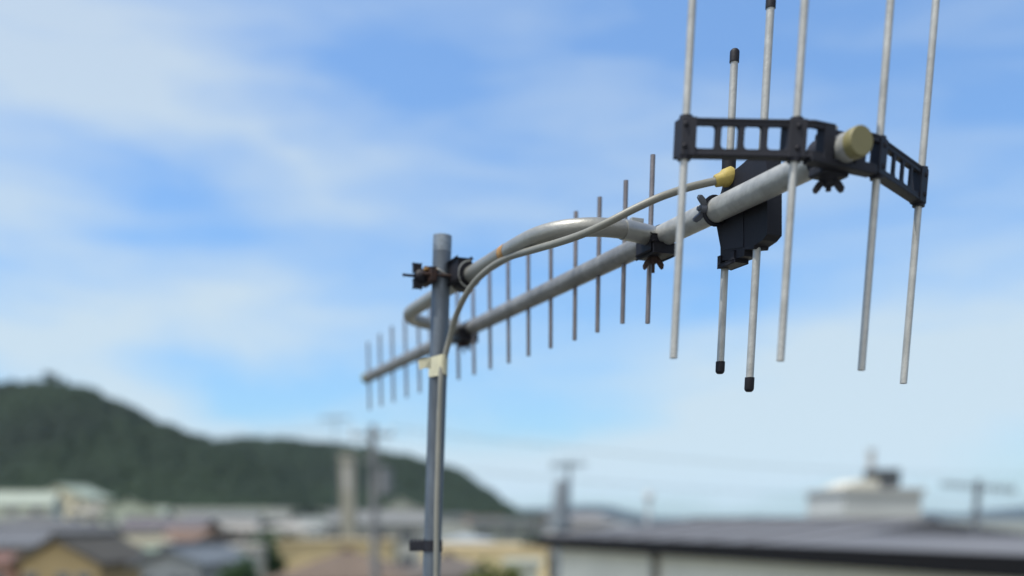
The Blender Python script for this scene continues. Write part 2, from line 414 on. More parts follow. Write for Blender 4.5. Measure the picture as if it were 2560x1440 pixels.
# U-shaped stay pipe (level, on the camera's side of the boom)
ctl = [(1.199, -.008), (1.190, -.036), (1.186, -.066), (1.192, -.095), (1.212, -.120), (1.243, -.134), (1.285, -.1385), (1.34, -.139), (1.42, -.139), (1.50, -.139), (1.58, -.139),
       (1.655, -.139), (1.695, -.1365), (1.722, -.128), (1.744, -.112), (1.761, -.088), (1.776, -.060), (1.786, -.036), (1.793, -.010)]
def smooth_path(ctrl, n=6):
    out = []
    c = [Vector(x) for x in ctrl]
    for i in range(len(c)-1):
        p0, p1, p2, p3 = c[max(i-1, 0)], c[i], c[i+1], c[min(i+2, len(c)-1)]
        for k in range(n):
            t = k / n
            out.append(.5*((2*p1) + (p2-p0)*t + (2*p0-5*p1+4*p2-p3)*t*t + (3*p1-p0-3*p2+p3)*t**3))
    out.append(c[-1]); return out
path = smooth_path([A(z_, s_) for z_, s_ in ctl])
mb = MB(); mb.tube(path, .0102, 32, hollow=(.0085, .01)); part(mb, 'stay_pipe', M_BAR, ant)

# boom clamps at both ends of the stay pipe
for zc, st in ((1.198, 1), (1.790, 0)):
    n = 'boom_clamp'
    m = MB(); m.rbox(A(zc, -.004, -.0165), U*.019, S*.0155, UPW*.006, .0015)
    m.rbox(A(zc+.001, -.014, -.010), U*.016, S*.007, UPW*.009, .0015)
    bc = part(m, n, M_BLACK, ant)
    m = MB()
    run = path[1:11] if st else path[-11:-1]
    m.tube(run, .0112, 28)
    m.rbox(run[len(run)//2] + UPW*.0128, S*.008, U*.0028, UPW*.0022, .0006)
    part(m, 'strap', M_STEEL, bc)
    m = wing_nut(A(zc, -.008, -.0225), -UPW, S*.8-U*.4, r=.0042, wing=.0115, length=.0155, bolt=.010)
    part(m, 'wing_nut', M_RUST, bc)

# mast geometry: leaning slightly right
MZ, MS = 1.477, -.1655
mc = A(MZ, MS, 0)
lean = (UPW + RIGHT * .045).normalized()
# mast clamp: black jaws round the stay pipe, strap and hand nut on the mast
RM = .0127
zc = 1.452
m = MB()
cc = A(zc, -.139)
m.tube([cc - U*.017, cc - U*.014, cc + U*.018, cc + U*.021], [.0125, .0165, .0165, .0125], 28)
m.rbox(A(zc, -.148, .006), U*.018, S*.010, UPW*.014, .003)
jaw = part(m, 'mast_clamp', M_BLACK, ant)
m = MB(); m.tube([A(zc-.017, -.139 + .0178*math.cos(R(t)), .0178*math.sin(R(t))) for t in range(90, 271, 15)], .0013, 8); part(m, 'retaining_clip', M_STEEL, jaw)
# strap plate in front of the mast and the hand nut with its bolt
ms = A(MZ, MS, .0)
m = MB()
cm = mc + lean * .002
m.rbox(cm - S*.0185, U*.024, S*.0035, UPW*.0085, .001)
m.cyl(cm - S*.018 + U*.018, cm + S*.032 + U*.018, .0022, 10); m.cyl(cm - S*.034 - U*.018, cm + S*.030 - U*.018, .0022, 10)
part(m, 'strap_plate', M_RUST, jaw)
m = MB(); kc = cm - S*.022 - U*.018*0
m.tube([kc, kc - S*.004, kc - S*.012, kc - S*.016], [.0085, .0105, .0095, .0055], 18)
for sg in (-1, 1): m.rbox(kc - S*.0125 + UPW*(sg*.0105), U*.003, S*.0055, UPW*.0055, .0012)
m.cyl(kc - S*.014, kc - S*.033, .0019, 10)
part(m, 'hand_nut', M_BLACK, jaw)
m = MB(); m.rbox(kc + S*.003 + UPW*.0085 - U*.010, U*.004, S*.008, UPW*.0022, .0006); part(m, 'rusty_washer', M_ORANGE, jaw)
m = MB()                                            # U-shaped wire over the mast, seen on its camera side
m.tube([mc + lean*.014 + (S*math.cos(R(t)) + U*math.sin(R(t)))*RM*1.06 - UPW*(.010*(1-math.cos(R((t-180)*.9)))) for t in range(150, 301, 10)], .0014, 8)
part(m, 'wire_clip', M_STEEL, jaw)
# worn sticker on the stay pipe
m = MB()
for k in range(8):
    t0, t1 = R(118 + k*14), R(118 + (k+1)*14)
    f = lambda zz, t: A(zz, -.139, 0) + (S*math.cos(t) + UPW*math.sin(t)) * .0105
    m.add([f(1.312, t0), f(1.327, t0), f(1.327, t1), f(1.312, t1)], [(0, 1, 2, 3)], True)
part(m, 'sticker', M_ORANGE, ant)

# ------------------------------------------------------------------ mast, cable, tape
MTOP, ROOFZ = .0575, 7.3
foot_len = (mc.z - ROOFZ) / lean.z
mast = thing('antenna_mast', mc - lean * foot_len, 'slim bluish-grey pipe mast holding the long antenna', 'mast')
m = MB(); m.cyl(mc - lean*foot_len, mc + lean*(MTOP-.021), RM, 48); part(m, 'pipe', M_MAST, mast)
m = MB(); m.cyl(mc + lean*(MTOP-.021), mc + lean*MTOP, RM*1.015, 48, hollow=(.0108, .009)); part(m, 'pipe_end', M_MASTTOP, mast)
bk = mc + lean * (-(1344-700)/F*1.43/CP)
m = MB(); m.tube([bk - UPW*.008, bk + UPW*.008], RM*1.12, 32); m.rbox(bk - RIGHT*.021, RIGHT*.012, Vector((0, .008, 0)), UPW*.0075, .0015)
for i in range(4): m.box(bk - RIGHT*(.013+.005*i) + UPW*.0085, RIGHT*.0007, Vector((0, .007, 0)), UPW*.0015)
part(m, 'bracket', M_BRKT, mast)
m = MB(); fp = mc - lean*foot_len
m.rbox(fp + UPW*.006, (.09, 0, 0), (0, .09, 0), (0, 0, .006), .002); m.cyl(fp, fp + lean*.09, RM*1.3, 24); part(m, 'base_plate', M_RUST, mast)

cpx = [(1792, 452, 1.085), (1760, 459, 1.083), (1720, 469, 1.078), (1680, 482, 1.075), (1640, 497, 1.075), (1580, 525, 1.08), (1520, 556, 1.09), (1460, 584, 1.11), (1400, 605, 1.14),
       (1335, 624, 1.19), (1275, 642, 1.25), (1228, 668, 1.29), (1190, 702, 1.325), (1163, 740, 1.35), (1142, 785, 1.375), (1128, 832, 1.395), (1115, 880, 1.405), (1105, 920, 1.408),
       (1101, 965, 1.409), (1098, 1050, 1.413), (1095, 1160, 1.416), (1092, 1280, 1.42), (1091, 1400, 1.425), (1089, 1520, 1.43)]
cpath = [P(*q) for q in cpx]
last = cpath[-1]
while cpath[-1].z > ROOFZ + .25: cpath.append(cpath[-1] - lean * .12 + Vector((.001, 0, 0)))
cpath += [Vector((cpath[-1].x + .03, cpath[-1].y - .03, ROOFZ + .06)), Vector((cpath[-1].x + .14, cpath[-1].y - .06, ROOFZ + .012)), Vector((cpath[-1].x + .9, cpath[-1].y - .3, ROOFZ + .008))]
cab = thing('coaxial_cable', cpath[0], 'pale grey cable with yellow plug running from black box down the mast', 'cable')
part(MB().tube(smooth_path(cpath, 8), .0040, 16), 'cable_jacket', M_CABLE, cab)
a0 = P(1788, 453, 1.085); a1 = P(1840, 437, 1.088)
dd = (a1 - a0)
m = MB(); m.tube([a0 - dd*.02, a0 + dd*.02, a0 + dd*.3, a0 + dd*.36, a0 + dd*.42, a0 + dd*.8, a0 + dd*.86], [.0048, .0062, .0072, .0082, .0090, .0098, .0088], 22)
part(m, 'plug_boot', M_YEL, cab)
m = MB(); m.tube([a0 + dd*.84, a0 + dd*1.25], .0062, 6); part(m, 'plug_nut', M_STEEL, cab)

def tape_at(py): return mc + lean * ((700 - py) / F * 1.43 / CP)
tc_ = tape_at(907)
m = MB(); toward = (CAM - tc_); toward.z = 0; toward.normalize(); sidev = UPW.cross(toward)
prof = []
for t in range(0, 360, 12):
    d_ = toward * math.cos(R(t)) + sidev * math.sin(R(t))
    rr = RM + .0007
    q = d_ * rr
    cx = P(1107, 907, 1.408) - tc_; cx.z = 0
    e = cx + d_ * .0052
    prof.append(q if q.dot(d_) > e.dot(d_) else e)
hh = .0130
vs = [tc_ + p + lean*(-hh + (.0012*math.sin(i*.9))) for i, p in enumerate(prof)] + [tc_ + p*1.01 + lean*(hh + .0008*math.sin(i*.7+1)) for i, p in enumerate(prof)]
n = len(prof)
m.add(vs, [(i, (i+1) % n, n+(i+1) % n, n+i) for i in range(n)], True)
m.add([v*1 for v in vs], [])
fl = [P(1078, 893, 1.40), P(1060, 895, 1.395), P(1045, 901, 1.392), P(1048, 925, 1.392), P(1062, 920, 1.395), P(1078, 921, 1.40)]
m.prism(fl, Vector((0, .0008, 0)))
tp = m.build('tape_band', M_TAPE, None, origin=tc_)
tag(tp, 'cream tape band with loose end binding the cable to the mast', 'tape')

# ------------------------------------------------------------------ ground, rooftop
def terr(x, y):
    """height of the ground"""
    t = max(0.0, min(1.0, (y - 95) / 170)); t = t*t*(3-2*t)
    l = max(0.0, min(1.0, (60 - x) / 120 + .0)); l = l*l*(3-2*l)
    return 11.0 * t * l
M_GROUND = mat('ground_soil_and_asphalt', (.10, .10, .09), rough=.9, var2=(.13, .14, .10), scale=.05, bump=0)
xs = np.concatenate([np.linspace(-6000, -400, 8), np.linspace(-380, 380, 70), np.linspace(400, 6000, 8)])
ys = np.concatenate([np.linspace(-3000, -60, 5), np.linspace(-40, 500, 80), np.linspace(560, 9000, 10)])
m = MB(); vs = [(x, y, terr(x, y)) for y in ys for x in xs]; nx = len(xs)
m.add(vs, [(j*nx+i, j*nx+i+1, (j+1)*nx+i+1, (j+1)*nx+i) for j in range(len(ys)-1) for i in range(nx-1)], True)
tag(m.build('ground', M_GROUND), kind='structure')
M_CONC = mat('weathered_concrete', (.10, .10, .095), rough=.85, var=.15, scale=1.5)
m = MB(); m.bbox(-4, 4, -3, 3.2, 0, ROOFZ); m.bbox(-4.1, 4.1, 3.2, 3.35, 0, ROOFZ + .25)
tag(m.build('rooftop', M_CONC), kind='structure')

# ------------------------------------------------------------------ hills and forest
M_HILL = mat('wooded_hillside', (.016, .024, .016), rough=.95, var=.3, scale=.05)
M_FOREST = mat('forest_canopy', (.006, .012, .009), rough=.95, var2=(.017, .031, .016), scale=.022, spec=.2)
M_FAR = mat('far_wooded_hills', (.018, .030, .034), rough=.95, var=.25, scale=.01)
def interp(pts, x):
    for (x0, y0), (x1, y1) in zip(pts, pts[1:]):
        if x <= x1: t = (x - x0) / (x1 - x0); t = max(0, min(1, t)); t = t*t*(3-2*t)*.5 + t*.5; return y0 + (y1 - y0) * t
    return pts[-1][1]
def hill(name, sil, D, front, back, mt, px0, px1, base=0, jit=3.0, n=140, rows=26):
    m = MB(); grid = []
    for i in range(n):
        px = px0 + (px1 - px0) * i / (n-1)
        top = P(px, interp(sil, px), D * (1 / 1.0))
        dirv = Vector((top.x, top.y, 0)).normalized()
        d0 = math.hypot(top.x, top.y)
        for j in range(rows):
            t = j / (rows-1) * 2 - 1
            if t <= 0: dd_ = d0 + t * front; f = .5*(1+math.cos(math.pi*abs(t)**1.1))
            else: dd_ = d0 + t * back; f = .5*(1+math.cos(math.pi*t))
            x, y = dirv.x*dd_, dirv.y*dd_
            g = min(terr(x, y), 8) - 1 if base is None else base
            nzv = noise.noise(Vector((x*.012, y*.012, 3))) * jit * 2 * f * (1-f)*2
            grid.append((x, y, g + (top.z - g) * f + nzv))
    m.add(grid, [(i*rows+j, i*rows+j+1, (i+1)*rows+j+1, (i+1)*rows+j) for i in range(n-1) for j in range(rows-1)], True)
    tag(m.build(name, mt), kind='structure')
    return np.array(grid).reshape(n, rows, 3)
silA = [(-500, 1020), (-200, 998), (0, 986), (70, 982), (140, 982), (200, 990), (300, 1030), (400, 1080), (480, 1108), (560, 1135), (680, 1190), (800, 1260), (860, 1300)]
silB = [(200, 1240), (330, 1170), (450, 1125), (540, 1116), (620, 1110), (720, 1112), (800, 1120), (900, 1132), (1000, 1150), (1090, 1172), (1150, 1190), (1210, 1232), (1260, 1268), (1310, 1296), (1380, 1300)]
gA = hill('hill', silA, 430, 190, 160, M_HILL, -500, 860, None)
gB = hill('hill', silB, 620, 250, 200, M_HILL, 200, 1380, None)
silF = [(1150, 1275), (1300, 1272), (1400, 1268), (1460, 1262), (1520, 1264), (1580, 1280), (1660, 1296), (1780, 1300), (1880, 1290), (2000, 1294), (2150, 1290), (2250, 1284), (2320, 1279), (2400, 1284), (2480, 1274), (2560, 1266), (2800, 1262), (3200, 1280)]
hill('distant_hills', silF, 3200, 900, 900, M_FAR, 1000, 3200, 0, jit=8, n=100, rows=14)
silG = [(1200, 1285), (1330, 1278), (1450, 1284), (1560, 1292), (1700, 1300)]
hill('middle_hill', silG, 1500, 400, 300, M_FAR, 1150, 1700, 0, jit=5, n=50, rows=12)

bm = bmesh.new(); bmesh.ops.create_icosphere(bm, subdivisions=2, radius=1)
ICO_V = np.array([v.co[:] for v in bm.verts]); ICO_F = np.array([[v.index for v in f.verts] for f in bm.faces]); bm.free()
def blobs(name, pts, radii, mt, label, cat, seed=1):
    rs = np.random.RandomState(seed); V = []; Fc = []; nv = len(ICO_V)
    for i, (p, r) in enumerate(zip(pts, radii)):
        d = 1 + rs.uniform(-.28, .28, (nv, 1)); sc_ = np.array([1, 1, rs.uniform(.9, 1.5)]) * r
        V.append(ICO_V * d * sc_ + p); Fc.append(ICO_F + i*nv)
    V = np.concatenate(V); Fc = np.concatenate(Fc)
    me = bpy.data.meshes.new(name); me.vertices.add(len(V)); me.vertices.foreach_set('co', V.ravel())
    me.loops.add(Fc.size); me.loops.foreach_set('vertex_index', Fc.ravel()); me.polygons.add(len(Fc))
    me.polygons.foreach_set('loop_start', np.arange(0, Fc.size, 3)); me.update(); me.validate(); me.materials.append(mt)
    o = bpy.data.objects.new(name, me); col.objects.link(o); return tag(o, label, cat, kind='stuff')
for g, cnt, nm, lb, sd_ in ((gA, 9000, 'forest', 'dark green forest covering the higher hill on the left', 3), (gB, 9000, 'forest', 'dark green forest covering the lower hill behind the mast', 4)):
    rs = np.random.RandomState(sd_); n_, r_, _ = g.shape; pts = []; rad = []
    for k in range(cnt):
        i = rs.uniform(0, n_-1.01); j = rs.uniform(0, (r_-1)*.56); a, b = int(i), int(j); fi, fj = i-a, j-b
        p = g[a, b]*(1-fi)*(1-fj) + g[a+1, b]*fi*(1-fj) + g[a, b+1]*(1-fi)*fj + g[a+1, b+1]*fi*fj
        if p[2] < terr(p[0], p[1]) - 1: continue
        r = rs.uniform(1.5, 3.2); pts.append(p + np.array([0, 0, -r*.25])); rad.append(r)
    blobs(nm, pts, rad, M_FOREST, lb, 'forest', sd_)

# ------------------------------------------------------------------ trees
M_BARK = mat('bark', (.10, .075, .055), rough=.9, var=.3, scale=3)
def tree(x, y, h, cr, green, label, base=None, leaves=900, seed=1, group=None, narrow=1.0):
    rg = random.Random(seed); z0 = terr(x, y) if base is None else base
    t = thing('tree', (x, y, z0), label, 'tree', group)
    m = MB(); th = h * .55
    m.tube([(x, y, z0-.2), (x+.05*h*.2, y, z0+th*.5), (x, y, z0+th)], [h*.028, h*.02, h*.012], 10)
    for k in range(6):
        a = rg.uniform(0, 6.28); m.tube([(x, y, z0+th*(.45+.08*k)), (x+math.cos(a)*cr*.6, y+math.sin(a)*cr*.6, z0+th*(.75+.09*k))], [h*.010, h*.004], 6)
    part(m, 'trunk', M_BARK, t)
    m = MB(); cz = z0 + h - cr*1.1/narrow
    cl = [(rg.gauss(0, .45), rg.gauss(0, .45), rg.gauss(0, .5)) for _ in range(14)]
    ls = cr * .16
    for k in range(leaves):
        c = rg.choice(cl); q = Vector((c[0]+rg.gauss(0, .22), c[1]+rg.gauss(0, .22), c[2]+rg.gauss(0, .2)))
        if q.length > 1.15: q = q.normalized()*rg.uniform(.8, 1.1)
        q = Vector((x + q.x*cr, y + q.y*cr, cz + q.z*cr*1.1/narrow))
        n1 = Vector((rg.gauss(0, 1), rg.gauss(0, 1), rg.gauss(0, 1))).normalized(); n2 = n1.orthogonal().normalized(); n3 = n1.cross(n2)
        s_ = ls*rg.uniform(.6, 1.3)
        m.add([q-n2*s_, q+n3*s_*.6, q+n2*s_, q-n3*s_*.6], [(0, 1, 2, 3)])
    part(m, 'crown', mat('foliage', green, rough=.8, var=.35, scale=1.2, spec=.2), t)
    return t
def ground_at(px, D): p = P(px, 1300, D); return p.x, p.y
x, y = ground_at(148, 430); zt = P(148, 978, 430).z
tree(x, y, 11, 4.2, (.03, .045, .025), 'single taller tree standing up from the top of the left hill', base=zt-5, seed=5)

# ------------------------------------------------------------------ houses
M_GLASS = mat('window_glass', (.05, .065, .08), rough=.15, var=.1, scale=1, spec=.8)
M_WFRAME = mat('window_frame', (.35, .35, .34), rough=.5, var=.05)
_mc = {}
def cmat(kind, c):
    k = (kind, c); f_ = .56 if kind != 'wall' else .85; c = (min(.8, c[0]*f_*1.05), min(.8, c[1]*f_*1.02), min(.8, c[2]*f_*.93))
    if k not in _mc:
        if kind == 'tile': _mc[k] = mat('roof_tiles', c, rough=.75, spec=.3, var=.18, scale=.8, wave=(1.6, 'X', .8))
        elif kind == 'metal': _mc[k] = mat('sheet_metal_roof', c, rough=.45, var=.1, scale=.5, wave=(1.2, 'X', .6), metal=.1)
        else: _mc[k] = mat('plaster_wall', c, rough=.85, var=.1, scale=.7)
    return _mc[k]
def house(px, D, wpx, ridge_y, eave_y, roof, wallc, roofc, label, dep=7.0, rot=0.0, nwin=3, gable_front=False, cat='house', name='house', kind='tile', wins=True, group=None, over=.45):
    c = P(px, ridge_y, D); x, y = c.x, c.y; g = terr(x, y)
    W = wpx / F * D / 2; dp = dep / 2
    rz = c.z; ez = P(px, eave_y, D).z
    o = thing(name, (0, 0, 0), label, cat, group)
    ORG[o.name] = Vector((0, 0, 0))
    wm = cmat('wall', wallc); rm = cmat(kind, roofc)
    m = MB()
    if roof == 'flat':
        m.bbox(-W, W, -dp, dp, g-1-0, rz-.25)
        wl = part(m, 'wall', wm, o)
        m = MB(); m.bbox(-W-.15, W+.15, -dp-.15, dp+.15, rz-.25, rz); rf = part(m, 'roof', rm, o)
    else:
        m.bbox(-W, W, -dp, dp, g-1, ez)
        if roof == 'gable':
            if gable_front: m.prism([(-W, -dp, ez), (W, -dp, ez), (0, -dp, rz-.12)], (0, 2*dp, 0))
            else: m.prism([(-W, -dp, ez), (-W, dp, ez), (-W, 0, rz-.12)], (2*W, 0, 0))
        wl = part(m, 'wall', wm, o)
        m = MB(); th = .22
        if roof == 'gable':
            if gable_front:
                for sg in (-1, 1):
                    sl_ = (rz-ez)/W; e = Vector((sg*(W+over), 0, ez - sl_*over)); r = Vector((0, 0, rz))
                    m.prism([(0, -dp-over, rz), (e.x, -dp-over, e.z), (e.x, dp+over, e.z), (0, dp+over, rz)], (0, 0, th))
            else:
                for sg in (-1, 1):
                    sl_ = (rz-ez)/dp; ez2 = ez - sl_*over
                    m.prism([(-W-over, 0, rz), (-W-over, sg*(dp+over), ez2), (W+over, sg*(dp+over), ez2), (W+over, 0, rz)], (0, 0, th))
            if not gable_front: m.bbox(-W-over, W+over, -.16, .16, rz+th*.6, rz+th+.14)
            else: m.bbox(-.16, .16, -dp-over, dp+over, rz+th*.6, rz+th+.14)
        elif roof == 'hip':
            a, b = W+over, dp+over; k = max(0.2, a-b)
            b4 = [(-a, -b, ez), (a, -b, ez), (a, b, ez), (-a, b, ez)]; r2 = [(-k, 0, rz), (k, 0, rz)]
            m.add(b4 + r2, [(0, 1, 5, 4), (1, 2, 5), (2, 3, 4, 5), (3, 0, 4), (3, 2, 1, 0)])
            m.bbox(-a, a, -b, b, ez-.18, ez-.01)
            m.bbox(-k, k, -.15, .15, rz-.05, rz+.16)
        rf = part(m, 'roof', rm, o)
    if wins and nwin:
        ft = ez if roof != 'flat' else rz-.3
        storeys = max(1, min(3, int((ft - g) / 2.7)))
        for s_ in range(min(2, storeys)):
            zt = ft - .55 - s_*2.7
            for k in range(nwin):
                xc = -W + (k+.5)*2*W/nwin + (.2 if k % 2 else -.15); ww = min(.85, W/nwin*.55)
                fr = MB(); fr.bbox(xc-ww, xc+ww, -dp-.06, -dp-.003, zt-1.25, zt-.05)
                fo = part(fr, 'window', M_WFRAME, o)
                pn = MB()
                for sg in (-1, 1): pn.bbox(xc+sg*ww*.5-ww*.44, xc+sg*ww*.5+ww*.44, -dp-.072, -dp-.062, zt-1.19, zt-.11)
                part(pn, 'pane', M_GLASS, fo)
    o.location = (x, y, 0); o.rotation_euler.z = R(rot)
    return o, (x, y, rz, W, dp)

GRP = 'houses of the town below the hills'
PG = (.50, .56, .48); CR = (.52, .50, .42); WH = (.62, .64, .62)
H = []
# slope below the left hill: pale roofs
house(40, 190, 190, 1232, 1262, 'gable', (.46, .49, .44), (.46, .53, .47), 'pale green roofed house at the foot of the hill, at the far left edge', dep=9, rot=10, kind='metal', group=GRP)
house(180, 205, 150, 1216, 1246, 'gable', (.52, .49, .38), (.42, .50, .42), 'highest pale green roofed house, directly under the hilltop tree', dep=8, rot=-15, gable_front=True, kind='metal', group=GRP)
house(240, 175, 110, 1262, 1284, 'hip', (.48, .48, .44), (.38, .38, .36), 'small grey roofed house between the two pale green roofs', dep=8, rot=12, group=GRP)
house(325, 160, 130, 1252, 1278, 'gable', PG, (.46, .54, .46), 'pale green gabled house at the foot of the wooded slope', dep=9, rot=18, gable_front=True, kind='metal', group=GRP)
house(388, 172, 60, 1272, 1288, 'gable', (.48, .53, .47), (.42, .48, .43), 'small pale annexe right of the pale green gabled house', dep=6, rot=0, kind='metal', group=GRP)
house(90, 110, 300, 1292, 1320, 'hip', (.40, .40, .37), (.19, .20, .22), 'wide dark grey tiled house behind the yellow walled house', dep=10, rot=4, group=GRP)
house(110, 75, 330, 1325, 1364, 'gable', (.30, .26, .22), (.17, .185, .22), 'house with a long bluish grey tiled roof in the bottom left corner', dep=9, rot=8, group=GRP)
house(215, 58, 200, 1346, 1400, 'gable', (.40, .31, .17), (.10, .095, .085), 'yellow walled house with a dark gable near the bottom left', dep=6, rot=-6, gable_front=True, group=GRP)
house(10, 62, 150, 1382, 1400, 'hip', (.42, .26, .22), (.26, .15, .13), 'reddish house cut off by the bottom left corner', dep=6, rot=0, group=GRP)
house(305, 70, 70, 1345, 1362, 'gable', (.56, .52, .40), (.48, .46, .36), 'narrow cream house right of the yellow walled gable', dep=7, rot=-20, gable_front=True, group=GRP)
house(425, 105, 190, 1302, 1322, 'gable', (.27, .20, .15), (.20, .19, .22), 'brown walled house with a dark violet grey roof', dep=8, rot=3, group=GRP)
house(352, 90, 110, 1322, 1342, 'hip', (.16, .13, .13), (.12, .10, .11), 'low dark brown house left of the brown walled one', dep=7, rot=-5, group=GRP)
house(480, 88, 90, 1330, 1352, 'gable', (.30, .22, .17), (.24, .17, .14), 'small house with a brick-coloured roof', dep=6, rot=-8, group=GRP)
house(375, 64, 110, 1372, 1388, 'flat', (.40, .52, .38), (.42, .56, .42), 'flat roofed pale green shed among the dark roofs', dep=5, rot=5, kind='metal', nwin=2, group=GRP)
house(490, 56, 150, 1372, 1404, 'gable', (.30, .33, .37), (.18, .215, .265), 'blue-grey roofed house at the bottom edge, left of the white houses', dep=6, rot=-10, gable_front=True, group=GRP)
house(590, 120, 90, 1308, 1326, 'gable', (.50, .46, .42), (.40, .40, .40), 'small pale pinkish house beside the dark trees', dep=7, rot=12, group=GRP)
house(610, 66, 90, 1362, 1384, 'flat', (.50, .50, .47), (.46, .46, .44), 'small boxy whitish house left of the green bushes', dep=6, rot=6, nwin=2, group=GRP)
house(735, 96, 110, 1306, 1322, 'hip', WH, (.50, .50, .50), 'white house with a low grey roof, right of the green bushes', dep=7, rot=-4, group=GRP)
house(560, 170, 170, 1288, 1298, 'gable', (.40, .42, .44), (.24, .27, .30), 'long slate roofed house under the saddle of the hills', dep=8, rot=6, group=GRP)
house(690, 185, 130, 1290, 1298, 'hip', (.46, .47, .45), (.32, .34, .36), 'distant grey hip roofed house left of the tall beige tower', dep=8, group=GRP)
house(850, 72, 270, 1348, 1353, 'flat', (.55, .46, .28), (.50, .42, .27), 'long low building with a tan wall band left of the utility pole', dep=6, rot=2, nwin=0, group=GRP)
house(870, 44, 300, 1378, 1440, 'hip', (.40, .30, .22), (.20, .155, .125), 'brown hip roofed house at the bottom edge, left of the mast', dep=6, rot=0, group=GRP)
house(1120, 46, 210, 1390, 1434, 'hip', (.42, .40, .36), (.17, .15, .14), 'dark roofed house at the bottom edge, right behind the mast', dep=6, rot=4, group=GRP)
house(1000, 150, 130, 1252, 1282, 'gable', (.50, .53, .50), (.44, .48, .46), 'pale house with a grey-green gable just left of the mast', dep=9, rot=8, gable_front=True, group=GRP)
house(960, 115, 230, 1282, 1310, 'gable', (.36, .38, .38), (.25, .27, .29), 'wide slate grey roofed house behind the utility pole', dep=9, rot=-3, group=GRP)
house(820, 130, 130, 1296, 1316, 'gable', (.42, .44, .43), (.27, .31, .32), 'grey house at the foot of the tall beige tower', dep=8, rot=5, group=GRP)
house(1165, 88, 110, 1338, 1350, 'hip', (.55, .60, .64), (.52, .58, .64), 'bluish white house right behind the mast', dep=6, rot=0, kind='metal', group=GRP)
house(1215, 62, 300, 1362, 1370, 'flat', (.82, .68, .42), (.80, .66, .42), 'long tan walled building left of the big grey roof', dep=6, rot=0, nwin=0, group=GRP)
house(1305, 50, 80, 1400, 1408, 'flat', (.56, .60, .54), (.50, .54, .50), 'small boxy pale green house against the end of the big building', dep=4, rot=0, nwin=1, group=GRP)
house(1270, 160, 170, 1300, 1310, 'gable', (.22, .25, .24), (.14, .16, .17), 'distant dark roofed house where the hill runs out', dep=8, rot=0, group=GRP)
house(1430, 75, 110, 1292, 1310, 'gable', (.46, .45, .45), (.30, .31, .34), 'grey house peeping over the left end of the big roof', dep=7, rot=14, group=GRP)
house(1535, 95, 110, 1302, 1318, 'hip', (.38, .39, .40), (.28, .30, .32), 'low house peeping over the big roof, left of the vent pipe', dep=7, group=GRP)
# distant row to fill the town
fill = [(650, 240, 120, 1284, 1292, 'slate'), (770, 250, 100, 1282, 1291, 'grey'), (480, 240, 120, 1284, 1293, 'pale'), (1120, 260, 110, 1288, 1297, 'dark'), (1210, 240, 90, 1294, 1302, 'brown')]
fc = {'slate': ((.35, .36, .36), (.20, .23, .26)), 'grey': ((.42, .42, .40), (.30, .31, .32)), 'pale': ((.5, .5, .46), (.42, .45, .42)), 'dark': ((.26, .28, .28), (.12, .14, .15)), 'brown': ((.34, .30, .26), (.22, .17, .15))}
fl_ = ['slate roofed house in the farthest row, above the white house', 'grey roofed house in the farthest row, just left of the beige tower', 'pale roofed house in the farthest row, under the dip of the ridge', 'dark roofed house in the farthest row, right of the mast', 'brown roofed house in the farthest row, under the end of the ridge']
for (a, b_, c_, d_, e_, k_), lb in zip(fill, fl_): house(a, b_, c_, d_, e_, 'gable', fc[k_][0], fc[k_][1], lb, dep=8, group=GRP, nwin=2)

# tall narrow tower
c = P(869, 1138, 105)
tw = thing('tower', (c.x, c.y, terr(c.x, c.y)), 'tall narrow beige tower in front of the wooded hill', 'tower')
m = MB(); m.bbox(c.x-.7, c.x+.7, c.y-1, c.y+1, terr(c.x, c.y)-1, c.z-.3); part(m, 'shaft', cmat('wall', (.26, .26, .23)), tw)
m = MB(); m.bbox(c.x-.8, c.x+.8, c.y-1.13, c.y+1.13, c.z-.3, c.z); part(m, 'cap_slab', cmat('wall', (.40, .40, .37)), tw)
m = MB(); m.bbox(c.x-.2, c.x+.2, c.y-1.03, c.y-1.001, c.z-3.6, c.z-1.0); part(m, 'louvre', M_WFRAME, tw)

# pale block with rooftop tank, behind the big roof
c = P(2155, 1222, 60)
o, (bx, by, bz, bw, bd) = house(2155, 60, 185, 1224, 1224, 'flat', (.42, .45, .48), (.60, .63, .67), 'pale flat roofed block rising behind the big grey roof', dep=7, rot=0, nwin=0, cat='building', name='apartment_block')
tk = thing('roof_tank', (bx+.9, by, bz), 'dark box-shaped tank on top of the pale block', 'tank')
m = MB(); m.bbox(bx+.3, bx+1.95, by-.7, by+.7, bz+.12, bz+1.15); part(m, 'tank_body', mat('dark_tank', (.035, .042, .048), var=.2), tk)
m = MB()
for sx in (.35, 1.65):
    for sy in (-.6, .6): m.bbox(bx+sx-.05, bx+sx+.05, by+sy-.05, by+sy+.05, bz, bz+.12)
part(m, 'stand', M_WFRAME, tk)
pm = MB(); pm.cyl((bx+.75, by+.95, bz), (bx+.75, by+.95, bz+2.2), .22, 12); pm.cyl((bx+.75, by+.95, bz+2.2), (bx+.75, by+.95, bz+2.35), .28, 12)
tag(pm.build('vent_stack', M_WFRAME, None, origin=(bx+.75, by+.95, bz)), 'slim upright pipe behind the dark tank on the pale block', 'pipe')
# penthouse hump on the left half
m = MB(); m.prism([(bx-2.0, by-2.5, bz), (bx+.1, by-2.5, bz), (bx+.1, by-2.5, bz+.5), (bx-.9, by-2.5, bz+.5)], (0, 4, 0))
tag(m.build('roof_hatch', cmat('wall', (.50, .50, .46)), None, origin=(bx-1, by, bz)), 'low pale hatch on the left half of the pale block', 'hatch')

